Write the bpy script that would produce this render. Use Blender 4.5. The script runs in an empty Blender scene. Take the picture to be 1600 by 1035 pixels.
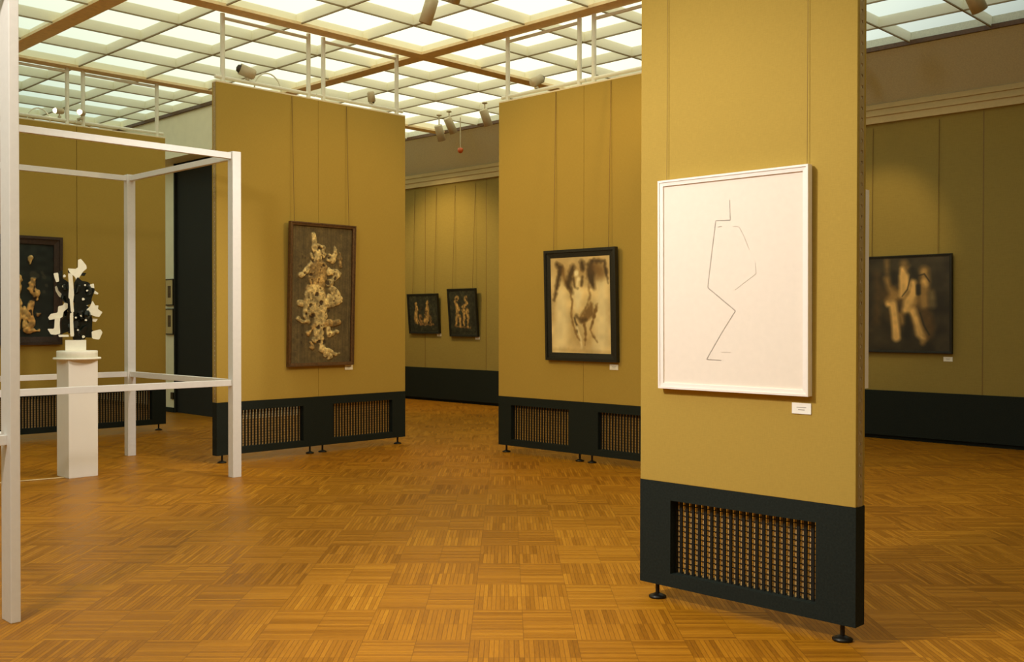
import bpy, math, random
import numpy as np
from mathutils import Vector, Matrix, Euler

scene = bpy.context.scene
COL = scene.collection
PI = math.pi
R = math.radians

# ------------------------------------------------------------------ camera
F_PX = 1593.24
EYE = Vector((0, 0, 1.5))
yaw, pitch, roll = R(44.337), R(-0.575), R(0.065)
fw = Vector((math.cos(yaw), math.sin(yaw), 0)); rt = Vector((math.sin(yaw), -math.cos(yaw), 0)); up = Vector((0, 0, 1))
fw2 = fw * math.cos(pitch) + up * math.sin(pitch); up2 = up * math.cos(pitch) - fw * math.sin(pitch)
r3 = rt * math.cos(roll) + up2 * math.sin(roll); u3 = up2 * math.cos(roll) - rt * math.sin(roll)
cam_data = bpy.data.cameras.new('camera')
cam_data.sensor_fit = 'HORIZONTAL'; cam_data.sensor_width = 36.0
cam_data.lens = F_PX / 1600 * 36.0
cam_data.clip_start = 0.05; cam_data.clip_end = 200
cam = bpy.data.objects.new('camera', cam_data); COL.objects.link(cam)
M = Matrix((r3, u3, -fw2)).transposed().to_4x4(); M.translation = EYE
cam.matrix_world = M
scene.camera = cam

# ------------------------------------------------------------------ light and exposure
scene.view_settings.view_transform = 'Standard'
scene.view_settings.look = 'None'
scene.view_settings.gamma = 1.0
scene.view_settings.exposure = 0.0
scene.view_settings.use_curve_mapping = False
world = bpy.data.worlds.new('world'); scene.world = world
world.use_nodes = True
world.node_tree.nodes['Background'].inputs[0].default_value = (0.9, 0.8, 0.6, 1)
world.node_tree.nodes['Background'].inputs[1].default_value = 0.02
CEIL_STRENGTH = 1.38          # the luminous ceiling
SPOT_WARM = (1.0, 0.72, 0.30)
SPOT_WHITE = (1.0, 0.93, 0.84)
# unseen ceiling spotlights, some added as fill: (position, target, power, cone degrees, colour)
SPOTS = [
    ((0.0, 4.0, 4.45), (5.0, 6.4, 0.2), 310, 125, 0.25, SPOT_WHITE, 'added unseen flood light above and left of the viewer'),  # added fill lamp, brightens the near posts and the floor
    ((0.4, 4.4, 4.45), (4.46, 2.70, 0.6), 620, 62, 0.12, (1.0, 0.97, 0.98), 'lit spotlight aimed at the near panel'),
    ((6.0, 5.5, 4.45), (3.8, 9.6, 0.7), 380, 58, 0.15, SPOT_WHITE, 'added unseen fill light on the pedestal and its white frame'),  # added fill lamp, lifts the whites of pedestal and posts
    ((4.0, 8.2, 4.45), (8.24, 6.9, 1.75), 260, 70, 0.10, SPOT_WARM, 'lit spotlight aimed at the middle panel pair'),
    ((8.0, 4.6, 4.45), (6.9, 9.62, 1.75), 270, 54, 0.10, SPOT_WARM, 'lit spotlight aimed at the left panel pair'),
    ((10.2, 5.4, 4.45), (12.6, 5.75, 2.45), 120, 42, 0.06, SPOT_WARM, 'lit spotlight aimed at the dark striding figures painting'),
    ((10.6, 13.9, 4.45), (12.6, 13.9, 1.9), 210, 95, 0.06, SPOT_WARM, 'added unseen fill light on the pair of dark pictures'),  # added out of sight behind the left panels to warm the wall
]

# ------------------------------------------------------------------ materials
def lin(c):
    return tuple((x / 12.92 if x <= 0.04045 else ((x + 0.055) / 1.055) ** 2.4) for x in [v / 255 for v in c])

def nodes_of(name):
    m = bpy.data.materials.new(name); m.use_nodes = True
    nt = m.node_tree
    return m, nt, nt.nodes['Principled BSDF']

def plain(name, rgb, rough=0.6, metal=0.0, var=0.06, scale=30.0, bump=0.0, spec=0.5):
    m, nt, b = nodes_of(name)
    b.inputs['Roughness'].default_value = rough; b.inputs['Metallic'].default_value = metal
    b.inputs['Specular IOR Level'].default_value = spec
    tc = nt.nodes.new('ShaderNodeTexCoord'); nz = nt.nodes.new('ShaderNodeTexNoise')
    nz.inputs['Scale'].default_value = scale; nz.inputs['Detail'].default_value = 4
    nt.links.new(tc.outputs['Object'], nz.inputs['Vector'])
    rp = nt.nodes.new('ShaderNodeValToRGB')
    c = lin(rgb)
    rp.color_ramp.elements[0].position = 0.3; rp.color_ramp.elements[1].position = 0.7
    rp.color_ramp.elements[0].color = tuple(x * (1 - var) for x in c) + (1,)
    rp.color_ramp.elements[1].color = tuple(min(1, x * (1 + var)) for x in c) + (1,)
    nt.links.new(nz.outputs['Fac'], rp.inputs['Fac']); nt.links.new(rp.outputs['Color'], b.inputs['Base Color'])
    if bump:
        bp = nt.nodes.new('ShaderNodeBump'); bp.inputs['Strength'].default_value = bump; bp.inputs['Distance'].default_value = 0.004
        nt.links.new(nz.outputs['Fac'], bp.inputs['Height']); nt.links.new(bp.outputs['Normal'], b.inputs['Normal'])
    return m

def fabric(name, rgb, var=0.10, cell=260.0):
    """woven wall cloth: crossed fine threads with slubs"""
    m, nt, b = nodes_of(name)
    b.inputs['Roughness'].default_value = 0.92; b.inputs['Specular IOR Level'].default_value = 0.15
    tc = nt.nodes.new('ShaderNodeTexCoord')
    mp1 = nt.nodes.new('ShaderNodeMapping'); mp1.inputs['Scale'].default_value = (1, 1, 0.12)
    mp2 = nt.nodes.new('ShaderNodeMapping'); mp2.inputs['Scale'].default_value = (0.12, 0.12, 1)
    n1 = nt.nodes.new('ShaderNodeTexNoise'); n1.inputs['Scale'].default_value = cell; n1.inputs['Detail'].default_value = 2
    n2 = nt.nodes.new('ShaderNodeTexNoise'); n2.inputs['Scale'].default_value = cell; n2.inputs['Detail'].default_value = 2
    n3 = nt.nodes.new('ShaderNodeTexNoise'); n3.inputs['Scale'].default_value = 5.0; n3.inputs['Detail'].default_value = 3
    for mp, n in ((mp1, n1), (mp2, n2)):
        nt.links.new(tc.outputs['Object'], mp.inputs['Vector']); nt.links.new(mp.outputs['Vector'], n.inputs['Vector'])
    nt.links.new(tc.outputs['Object'], n3.inputs['Vector'])
    a = nt.nodes.new('ShaderNodeMath'); a.operation = 'ADD'
    nt.links.new(n1.outputs['Fac'], a.inputs[0]); nt.links.new(n2.outputs['Fac'], a.inputs[1])
    a2 = nt.nodes.new('ShaderNodeMath'); a2.operation = 'MULTIPLY_ADD'; a2.inputs[1].default_value = 0.25
    nt.links.new(n3.outputs['Fac'], a2.inputs[0]); nt.links.new(a.outputs[0], a2.inputs[2])
    rp = nt.nodes.new('ShaderNodeValToRGB'); c = lin(rgb)
    rp.color_ramp.elements[0].position = 0.30; rp.color_ramp.elements[1].position = 0.95
    mul = nt.nodes.new('ShaderNodeMath'); mul.operation = 'MULTIPLY'; mul.inputs[1].default_value = 0.55
    nt.links.new(a2.outputs[0], mul.inputs[0])
    rp.color_ramp.elements[0].color = tuple(x * (1 - var) for x in c) + (1,)
    rp.color_ramp.elements[1].color = tuple(min(1, x * (1 + var)) for x in c) + (1,)
    nt.links.new(mul.outputs[0], rp.inputs['Fac']); nt.links.new(rp.outputs['Color'], b.inputs['Base Color'])
    bp = nt.nodes.new('ShaderNodeBump'); bp.inputs['Strength'].default_value = 0.25; bp.inputs['Distance'].default_value = 0.002
    nt.links.new(mul.outputs[0], bp.inputs['Height']); nt.links.new(bp.outputs['Normal'], b.inputs['Normal'])
    return m

def painted(name, rough=0.6):
    """colour comes from the brushwork stored on the mesh"""
    m, nt, b = nodes_of(name)
    b.inputs['Roughness'].default_value = rough
    at = nt.nodes.new('ShaderNodeAttribute'); at.attribute_name = 'paint'
    tc = nt.nodes.new('ShaderNodeTexCoord')
    nz = nt.nodes.new('ShaderNodeTexNoise'); nz.inputs['Scale'].default_value = 160; nz.inputs['Detail'].default_value = 3
    nt.links.new(tc.outputs['Object'], nz.inputs['Vector'])
    mx = nt.nodes.new('ShaderNodeMix'); mx.data_type = 'RGBA'; mx.blend_type = 'OVERLAY'; mx.inputs['Factor'].default_value = 0.06
    nt.links.new(at.outputs['Color'], mx.inputs[6]); nt.links.new(nz.outputs['Fac'], mx.inputs[7])
    nt.links.new(mx.outputs[2], b.inputs['Base Color'])
    bp = nt.nodes.new('ShaderNodeBump'); bp.inputs['Strength'].default_value = 0.15; bp.inputs['Distance'].default_value = 0.001
    nt.links.new(nz.outputs['Fac'], bp.inputs['Height']); nt.links.new(bp.outputs['Normal'], b.inputs['Normal'])
    return m

def emissive(name, rgb, strength):
    m = bpy.data.materials.new(name); m.use_nodes = True; nt = m.node_tree
    nt.nodes.remove(nt.nodes['Principled BSDF'])
    e = nt.nodes.new('ShaderNodeEmission'); e.inputs[0].default_value = tuple(rgb) + (1,); e.inputs[1].default_value = strength
    nt.links.new(e.outputs[0], nt.nodes['Material Output'].inputs[0])
    return m

def ceiling_material():
    """opal panes lit by fluorescent tubes: cooler, weaker tubes towards both sides of the hall"""
    m = emissive('opal_ceiling_light', (1, 1, 1), CEIL_STRENGTH); nt = m.node_tree
    e = [n for n in nt.nodes if n.type == 'EMISSION'][0]
    tc = nt.nodes.new('ShaderNodeTexCoord'); sp = nt.nodes.new('ShaderNodeSeparateXYZ')
    nt.links.new(tc.outputs['Object'], sp.inputs[0])
    # position across the hall (x - y): left side negative, right side positive
    d = nt.nodes.new('ShaderNodeMath'); d.operation = 'SUBTRACT'
    nt.links.new(sp.outputs[0], d.inputs[0]); nt.links.new(sp.outputs[1], d.inputs[1])
    mr = nt.nodes.new('ShaderNodeMapRange'); mr.inputs[1].default_value = -10; mr.inputs[2].default_value = 10
    nt.links.new(d.outputs[0], mr.inputs[0])
    cr = nt.nodes.new('ShaderNodeValToRGB')
    el = cr.color_ramp.elements
    el[0].position = 0.0; el[0].color = (0.50, 0.60, 0.47, 1)
    el[1].position = 1.0; el[1].color = (0.12, 0.14, 0.13, 1)
    a = el.new(0.40); a.color = (0.97, 0.97, 0.70, 1)
    a = el.new(0.57); a.color = (0.97, 0.96, 0.70, 1)
    a = el.new(0.80); a.color = (0.58, 0.65, 0.55, 1)
    nt.links.new(mr.outputs[0], cr.inputs[0]); nt.links.new(cr.outputs[0], e.inputs[0])
    return m

def opal_fin():
    """thin opal plastic between the coffers, lit from both sides"""
    m = plain('opal_coffer_fin', (250, 246, 226), 0.7, var=0.01)
    nt = m.node_tree; b = nt.nodes['Principled BSDF']
    t = nt.nodes.new('ShaderNodeBsdfTranslucent'); t.inputs[0].default_value = (0.96, 0.94, 0.86, 1)
    mx = nt.nodes.new('ShaderNodeMixShader'); mx.inputs[0].default_value = 0.5
    nt.links.new(b.outputs[0], mx.inputs[1]); nt.links.new(t.outputs[0], mx.inputs[2])
    nt.links.new(mx.outputs[0], nt.nodes['Material Output'].inputs[0])
    return m

def parquet():
    """mosaic parquet: half-metre squares of narrow fingers laid chequerwise"""
    m, nt, b = nodes_of('oak_mosaic_parquet')
    N = nt.nodes.new; L = nt.links.new
    def mth(op, a=None, b_=None, c=None):
        n = N('ShaderNodeMath'); n.operation = op
        for i, v in enumerate((a, b_, c)):
            if v is None: continue
            if isinstance(v, (int, float)): n.inputs[i].default_value = v
            else: L(v, n.inputs[i])
        return n.outputs[0]
    tc = N('ShaderNodeTexCoord'); mp = N('ShaderNodeMapping')
    T = 0.503
    mp.vector_type = 'TEXTURE'
    mp.inputs['Location'].default_value = (2.925, 3.834, 0); mp.inputs['Rotation'].default_value = (0, 0, R(44.6 - 90)); mp.inputs['Scale'].default_value = (T, T, T)
    L(tc.outputs['Object'], mp.inputs['Vector'])
    sp = N('ShaderNodeSeparateXYZ'); L(mp.outputs[0], sp.inputs[0])
    u, v = sp.outputs[0], sp.outputs[1]           # u across the view, v away from it
    iu, iv = mth('FLOOR', u), mth('FLOOR', v)
    fu, fv = mth('SUBTRACT', u, iu), mth('SUBTRACT', v, iv)
    par = mth('FLOORED_MODULO', mth('ADD', iu, iv), 2.0)
    # along / across the fingers of this square
    def mixf(f, a, c): return mth('ADD', mth('MULTIPLY', a, mth('SUBTRACT', 1.0, f)), mth('MULTIPLY', c, f))
    across = mixf(par, fu, fv); along = mixf(par, fv, fu)
    ka = mth('MULTIPLY', across, 22.0); ia = mth('FLOOR', ka); fa = mth('SUBTRACT', ka, ia)
    kl = mth('MULTIPLY', along, 2.0); il = mth('FLOOR', kl); fl = mth('SUBTRACT', kl, il)
    cv = N('ShaderNodeCombineXYZ'); L(mth('ADD', mth('MULTIPLY', iu, 31.0), ia), cv.inputs[0]); L(mth('ADD', mth('MULTIPLY', iv, 17.0), il), cv.inputs[1]); L(par, cv.inputs[2])
    wn = N('ShaderNodeTexWhiteNoise'); wn.noise_dimensions = '3D'; L(cv.outputs[0], wn.inputs['Vector'])
    ct = N('ShaderNodeCombineXYZ'); L(iu, ct.inputs[0]); L(iv, ct.inputs[1]); 
    wt = N('ShaderNodeTexWhiteNoise'); wt.noise_dimensions = '3D'; L(ct.outputs[0], wt.inputs['Vector'])
    # grain inside a finger
    cg = N('ShaderNodeCombineXYZ'); L(mth('MULTIPLY', across, 60.0), cg.inputs[0]); L(mth('MULTIPLY', along, 5.0), cg.inputs[1]); L(wn.outputs['Value'], cg.inputs[2])
    gn = N('ShaderNodeTexNoise'); gn.inputs['Scale'].default_value = 1.6; gn.inputs['Detail'].default_value = 4; L(cg.outputs[0], gn.inputs['Vector'])
    big = N('ShaderNodeTexNoise'); big.inputs['Scale'].default_value = 1.3; L(tc.outputs['Object'], big.inputs['Vector'])
    val = mth('ADD', mth('ADD', mth('MULTIPLY', wn.outputs['Value'], 0.36), mth('MULTIPLY', gn.outputs['Fac'], 0.42)), mth('ADD', mth('MULTIPLY', wt.outputs['Value'], 0.14), mth('MULTIPLY', big.outputs['Fac'], 0.16)))
    rp = N('ShaderNodeValToRGB'); el = rp.color_ramp.elements
    el[0].position = 0.12; el[0].color = lin((112, 66, 8)) + (1,)
    el[1].position = 0.95; el[1].color = lin((200, 138, 30)) + (1,)
    e2 = el.new(0.40); e2.color = lin((156, 98, 14)) + (1,)
    e3 = el.new(0.68); e3.color = lin((178, 116, 20)) + (1,)
    L(val, rp.inputs[0])
    # joints
    ja = mth('LESS_THAN', mth('MINIMUM', fa, mth('SUBTRACT', 1.0, fa)), 0.07)
    jl = mth('LESS_THAN', mth('MINIMUM', fl, mth('SUBTRACT', 1.0, fl)), 0.006)
    jn = mth('MULTIPLY', mth('MAXIMUM', ja, jl), 0.55)
    mx = N('ShaderNodeMix'); mx.data_type = 'RGBA'; L(jn, mx.inputs[0]); L(rp.outputs[0], mx.inputs[6]); mx.inputs[7].default_value = lin((84, 46, 6)) + (1,)
    L(mx.outputs[2], b.inputs['Base Color'])
    b.inputs['Roughness'].default_value = 0.42
    rr = mth('ADD', 0.36, mth('MULTIPLY', wn.outputs['Value'], 0.14)); L(rr, b.inputs['Roughness'])
    b.inputs['Specular IOR Level'].default_value = 0.2
    bp = N('ShaderNodeBump'); bp.inputs['Strength'].default_value = 0.12; bp.inputs['Distance'].default_value = 0.002
    L(gn.outputs['Fac'], bp.inputs['Height']); L(bp.outputs['Normal'], b.inputs['Normal'])
    return m

MAT = dict(
    tan=fabric('ochre_wall_cloth', (176, 146, 68)),
    tan_wall=fabric('ochre_cloth_on_the_room_wall', (152, 132, 70), cell=120),
    base=plain('dark_green_base_paint', (27, 33, 28), 0.75, var=0.25, scale=90, bump=0.2, spec=0.2),
    grille=plain('black_grille_metal', (24, 26, 22), 0.55, 0.4),
    slat=plain('brown_grille_slats', (190, 152, 92), 0.6, var=0.15),
    foot=plain('black_foot_metal', (38, 34, 28), 0.4, 0.6),
    metal=plain('tan_painted_slotted_strip', (172, 146, 98), 0.5, 0.0, var=0.12),
    slot=plain('painted_slot_glint', (245, 236, 215), 0.3, 0.3),  # pale colour standing for glints off the holes
    white=plain('white_lacquer', (234, 230, 228), 0.4, var=0.02),
    tube=plain('white_tube_paint', (236, 233, 214), 0.45, var=0.02),
    trim=plain('pale_top_trim', (236, 220, 186), 0.5, var=0.03),
    paper=plain('white_paper', (240, 226, 210), 0.9, var=0.015, spec=0.1),
    pframe=plain('white_frame_paint', (246, 236, 226), 0.5, var=0.01),
    line=plain('grey_pencil', (222, 210, 196), 0.9),
    dark_wood=plain('dark_wood_moulding', (92, 62, 32), 0.5, var=0.3, scale=40),
    black_frame=plain('black_picture_frame', (30, 30, 24), 0.45, var=0.3, scale=50, bump=0.3),
    purple_frame=plain('dark_maroon_picture_frame', (58, 42, 34), 0.5, var=0.3, scale=40),
    wire=plain('dark_hanging_wire', (128, 100, 42), 0.6),
    label=plain('white_card', (250, 246, 234), 0.9, var=0.02),
    print=plain('grey_print', (165, 160, 150), 0.9),
    beam=plain('brown_ceiling_beam', (240, 214, 164), 0.6, var=0.08, scale=14),
    bar=plain('brown_grid_bar', (150, 132, 92), 0.6),
    fin=opal_fin(),
    cream=plain('cream_wall_plaster', (248, 242, 214), 0.85, var=0.03, scale=6),
    frieze=plain('grey_brown_frieze_cloth', (224, 224, 204), 0.9, var=0.08, scale=60),
    moulding=plain('cream_moulding', (206, 184, 130), 0.6, var=0.03),
    door=plain('black_door_cloth', (28, 30, 25), 0.85, var=0.3, scale=120),
    spot=plain('cream_spotlight_shell', (198, 184, 150), 0.45, 0.1, var=0.04),
    shard_white=plain('cream_enamel_shards', (246, 240, 218), 0.5, var=0.04, bump=0.2),
    shard_black=plain('black_glossy_shards', (16, 22, 18), 0.25, var=0.4, scale=40, bump=0.4),
    base_white=plain('cream_stone_base', (244, 238, 222), 0.6, var=0.02),
    pedestal=plain('white_pedestal_paint', (240, 234, 226), 0.6, var=0.02, scale=5),
    floor=parquet(), ceiling=ceiling_material(),
    canvas=painted('brushed_canvas', 0.55), relief=painted('painted_relief', 0.8),
    bulb=emissive('lit_bulb', (1, 0.9, 0.6), 5.0), red=plain('red_lamp_glass', (200, 90, 30), 0.3),
    inner=plain('dark_lamp_inside', (60, 50, 36), 0.6), mat_card=plain('cream_mat_board', (206, 184, 132), 0.9, var=0.02),
    plinth=plain('dark_plinth', (20, 18, 14), 0.8), sepia=plain('sepia_print', (92, 70, 40), 0.8, var=0.5, scale=25),
    outlet=plain('dark_outlet', (50, 42, 26), 0.5), cord=plain('white_cord', (226, 200, 150), 0.6),
)

# ------------------------------------------------------------------ mesh building
class MB:
    def __init__(s): s.v = []; s.f = []; s.sm = []
    def add(s, vs, fs, smooth=False):
        o = len(s.v); s.v += [tuple(p) for p in vs]
        for f in fs: s.f.append(tuple(i + o for i in f)); s.sm.append(smooth)
        return s
    def box(s, x0, x1, y0, y1, z0, z1, bev=0.0):
        if x0 > x1: x0, x1 = x1, x0
        if y0 > y1: y0, y1 = y1, y0
        if z0 > z1: z0, z1 = z1, z0
        if bev <= 0:
            vs = [(x, y, z) for z in (z0, z1) for y in (y0, y1) for x in (x0, x1)]
            return s.add(vs, [(0, 2, 3, 1), (4, 5, 7, 6), (0, 1, 5, 4), (2, 6, 7, 3), (0, 4, 6, 2), (1, 3, 7, 5)])
        import bmesh
        bm = bmesh.new(); bmesh.ops.create_cube(bm, size=1)
        for v in bm.verts: v.co = Vector(((x0 + x1) / 2 + v.co.x * (x1 - x0), (y0 + y1) / 2 + v.co.y * (y1 - y0), (z0 + z1) / 2 + v.co.z * (z1 - z0)))
        bmesh.ops.bevel(bm, geom=list(bm.edges), offset=bev, segments=2, affect='EDGES', profile=0.6)
        bm.verts.index_update()
        s.add([v.co for v in bm.verts], [[v.index for v in f.verts] for f in bm.faces]); bm.free()
        return s
    def tube(s, p0, p1, r, n=12, r1=None, caps=True):
        p0, p1 = Vector(p0), Vector(p1); d = (p1 - p0).normalized()
        a = d.orthogonal().normalized(); b = d.cross(a); r1 = r if r1 is None else r1
        vs = [p0 + (a * math.cos(2 * PI * i / n) + b * math.sin(2 * PI * i / n)) * r for i in range(n)]
        vs += [p1 + (a * math.cos(2 * PI * i / n) + b * math.sin(2 * PI * i / n)) * r1 for i in range(n)]
        s.add(vs, [(i, (i + 1) % n, n + (i + 1) % n, n + i) for i in range(n)], True)
        if caps: s.add(vs, [tuple(range(n - 1, -1, -1)), tuple(range(n, 2 * n))])
        return s
    def path(s, pts, r, n=8):
        for a, b in zip(pts[:-1], pts[1:]): s.tube(a, b, r, n)
        return s
    def lathe(s, prof, c=(0, 0, 0), n=32, axis=None):
        """profile of (radius, height); axis = (origin, direction) for tilted bodies"""
        if axis: o, d = Vector(axis[0]), Vector(axis[1]).normalized()
        else: o, d = Vector(c), Vector((0, 0, 1))
        a = d.orthogonal().normalized(); b = d.cross(a)
        vs = []
        for (r, h) in prof:
            vs += [o + d * h + (a * math.cos(2 * PI * i / n) + b * math.sin(2 * PI * i / n)) * r for i in range(n)]
        fs = [(k * n + i, k * n + (i + 1) % n, (k + 1) * n + (i + 1) % n, (k + 1) * n + i) for k in range(len(prof) - 1) for i in range(n)]
        s.add(vs, fs, True)
        return s
    def prism(s, poly, y0, y1, fn=lambda p: p):
        """polygon in x,z pushed from y0 to y1"""
        import bmesh
        ar = sum(poly[i][0] * poly[(i + 1) % len(poly)][1] - poly[(i + 1) % len(poly)][0] * poly[i][1] for i in range(len(poly)))
        if ar < 0: poly = poly[::-1]
        n = len(poly)
        vs = [fn(Vector((x, y0, z))) for x, z in poly] + [fn(Vector((x, y1, z))) for x, z in poly]
        s.add(vs, [tuple(range(n)), tuple(range(2 * n - 1, n - 1, -1))] + [(i, i + n, (i + 1) % n + n, (i + 1) % n) for i in range(n)])
        return s
    def build(s, name, mat, parent=None, loc=None, rot=None):
        me = bpy.data.meshes.new(name); me.from_pydata(s.v, [], s.f); me.update()
        me.polygons.foreach_set('use_smooth', s.sm)
        me.materials.append(mat)
        o = bpy.data.objects.new(name, me); COL.objects.link(o)
        if parent is not None: o.parent = parent
        if loc is not None: o.location = loc
        if rot is not None: o.rotation_euler = rot
        return o

def tag(o, label=None, cat=None, group=None, kind=None):
    if label: o['label'] = label
    if cat: o['category'] = cat
    if group: o['group'] = group
    if kind: o['kind'] = kind
    return o

def thing(name, label, cat, loc, rot=(0, 0, 0), group=None):
    o = bpy.data.objects.new(name, None); COL.objects.link(o)
    o.empty_display_size = 0.1; o.location = loc; o.rotation_euler = rot
    return tag(o, label, cat, group)

def struct(name, mb, mat, label=None, parent=None):
    o = mb.build(name, mat, parent)
    if parent is None: tag(o, label, None, None, 'structure')
    return o

def copy_tree(o, parent=None):
    c = o.copy(); COL.objects.link(c); c.parent = parent
    for ch in list(o.children):
        copy_tree(ch, c)
    return c

# ------------------------------------------------------------------ setting
XW = 12.6            # cloth-covered back wall
XMIN, YMIN, YMAX = -5.0, -3.0, 20.0
ZG, ZD = 4.735, 4.86  # underside of the ceiling grid, opal panes
XTOP = 11.74        # the luminous ceiling stops short of the wall at a cove

fl = MB().box(XMIN, XW + 0.5, YMIN, YMAX, -0.12, 0.0)
struct('floor', fl, MAT['floor'], 'oak mosaic parquet floor of the gallery hall')

cl = MB().box(XMIN, XTOP, YMIN, YMAX, ZD, ZD + 0.06)
ceil = struct('ceiling', cl, MAT['ceiling'], 'luminous coffered ceiling of opal panes')
BX, BY, P = 8.185, 9.535, 0.907
fins, bars = MB(), MB()
xs = [BX + P * i for i in range(-15, 4)]
ys = [BY + P * j for j in range(-14, 13) if YMIN < BY + P * j < YMAX]
for x in xs:
    fins.box(x - 0.006, x + 0.006, YMIN, YMAX, ZG + 0.012, ZD); bars.box(x - 0.009, x + 0.009, YMIN, YMAX, ZG, ZG + 0.012)
for y in ys:
    fins.box(XMIN, XTOP, y - 0.006, y + 0.006, ZG + 0.0125, ZD); bars.box(XMIN, XTOP, y - 0.009, y + 0.009, ZG + 0.0005, ZG + 0.0125)
struct('coffer_fin', fins, MAT['fin'], parent=ceil)
struct('grid_bar', bars, MAT['bar'], parent=ceil)
n = 1
for i in (-12, -8, -4, 0):
    x = BX + P * i
    if XMIN < x < XTOP:
        struct('trim_%d' % n, MB().box(x - 0.10, x + 0.10, YMIN, YMAX, ZG - 0.012, ZG + 0.02), MAT['beam'], 'flat brown beam crossing the luminous ceiling'); n += 1
for j in (-12, -8, -4, 0, 4, 8):
    y = BY + P * j
    if YMIN < y < YMAX:
        struct('trim_%d' % n, MB().box(XMIN, XTOP, y - 0.10, y + 0.10, ZG - 0.0125, ZG + 0.0195), MAT['beam'], 'flat brown beam running along the luminous ceiling'); n += 1

# back wall: cloth above a dark base, moulding, frieze up to the ceiling
wb = struct('wall_back', MB().box(XW, XW + 0.25, YMIN, YMAX, 0.62, 4.05), MAT['tan_wall'], 'ochre cloth-covered back wall of the gallery')
cove = MB()
cp = [(XW + 0.05, 4.05), (XW + 0.05, 4.24), (XTOP, ZG - 0.005), (XTOP, ZD + 0.06), (XW + 0.4, ZD + 0.06), (XW + 0.4, 4.05)]
nn = len(cp)
cove.add([(x, YMIN, z) for x, z in cp] + [(x, YMAX, z) for x, z in cp], [tuple(range(nn)), tuple(range(2 * nn - 1, nn - 1, -1))] + [(k, k + nn, (k + 1) % nn + nn, (k + 1) % nn) for k in range(nn)])
struct('frieze', cove, MAT['frieze'], parent=wb)
struct('frieze_edge', MB().box(XTOP - 0.03, XTOP + 0.01, YMIN, YMAX, ZG - 0.02, ZG + 0.03), MAT['dark_wood'], parent=wb)
seams = MB()
for y in (-1.6, 0.43, 2.45, 4.477, 6.8, 8.4, 9.9, 11.4, 12.95, 14.6, 16.2, 17.8):
    seams.box(XW - 0.002, XW + 0.01, y - 0.006, y + 0.006, 0.62, 4.02)
struct('cloth_seam', seams, MAT['wire'], parent=wb)
struct('baseboard_back', MB().box(XW - 0.012, XW + 0.25, YMIN, YMAX, 0.05, 0.62).box(XW + 0.03, XW + 0.2, YMIN, YMAX, 0.0, 0.05), MAT['base'], 'dark green base along the back wall')
mo = MB()
for (d, z0, z1) in ((0.05, 4.02, 4.11), (0.075, 4.11, 4.135), (0.03, 4.135, 4.20), (0.055, 4.20, 4.235), (0.02, 4.235, 4.27)):
    mo.box(XW - d, XW + 0.12, YMIN, YMAX, z0, z1)
struct('trim_%d' % n, mo, MAT['moulding'], 'cream picture moulding along the back wall'); n += 1

# forward wall block at the left with the tall black door
XK, YK = 8.03, 13.75
kw = MB().box(XK, XK + 1.6, YK, 14.15, 0.0, 4.15).box(XK, XK + 1.6, 15.53, YMAX, 0.0, 4.15).box(XK + 0.12, XK + 1.6, 14.15, 15.53, 0.0, 4.15)
wl = struct('wall_left', kw, MAT['cream'], 'cream plaster wall with the tall black door')
kc = [(XK - 0.31, 4.045), (XK - 0.31, ZD + 0.05), (XK + 1.6, ZD + 0.05), (XK + 1.6, 4.15), (XK + 0.01, 4.15), (XK + 0.01, 4.045)]
nn = len(kc); up_ = MB()
up_.add([(x, YK - 0.05, z) for x, z in kc] + [(x, YMAX, z) for x, z in kc], [tuple(range(nn)), tuple(range(2 * nn - 1, nn - 1, -1))] + [(k, k + nn, (k + 1) % nn + nn, (k + 1) % nn) for k in range(nn)])
struct('upper_wall', up_, MAT['cream'], parent=wl)
struct('upper_wall_edge', MB().box(XK - 0.345, XK - 0.30, YK - 0.05, YMAX, ZG - 0.035, ZG + 0.01), MAT['dark_wood'], parent=wl)
struct('skirting', MB().box(XK - 0.02, XK, 15.53, YMAX, 0.0, 0.075), MAT['base'], parent=wl)
struct('door_1', MB().box(XK + 0.03, XK + 0.10, 14.17, 15.51, 0.0, 4.13).box(XK - 0.01, XK + 0.10, 15.49, 15.53, 0, 4.15).box(XK - 0.01, XK + 0.10, 14.15, 14.19, 0, 4.15), MAT['door'], 'tall black door in the cream wall')
struct('wall_far', MB().box(XMIN, XW + 0.4, YMAX, YMAX + 0.2, 0, ZD), MAT['cream'], 'far end wall of the hall')
struct('wall_right', MB().box(XMIN, 7.6, YMIN - 0.2, YMIN, 0, ZD).box(7.6, XW + 0.3, YMIN - 0.2, 2.2, 0, ZD - 0.001), MAT['tan_wall'], 'unseen side wall of the hall, with an added block shading the back wall')  # forward box is added to darken the back wall and floor
struct('wall_front', MB().box(XMIN - 0.2, XMIN, YMIN, YMAX, 0, ZD), MAT['tan_wall'], 'wall behind the viewer')
op = MB().box(-0.04, 0.04, -0.012, 0.012, -0.055, 0.055, 0.004)
tag(op.build('wall_outlet', MAT['outlet'], None, (XK - 0.012, 15.585, 0.27), (0, 0, -PI / 2)), 'small dark outlet low on the cream wall strip beside the black door', 'outlet')

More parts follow.
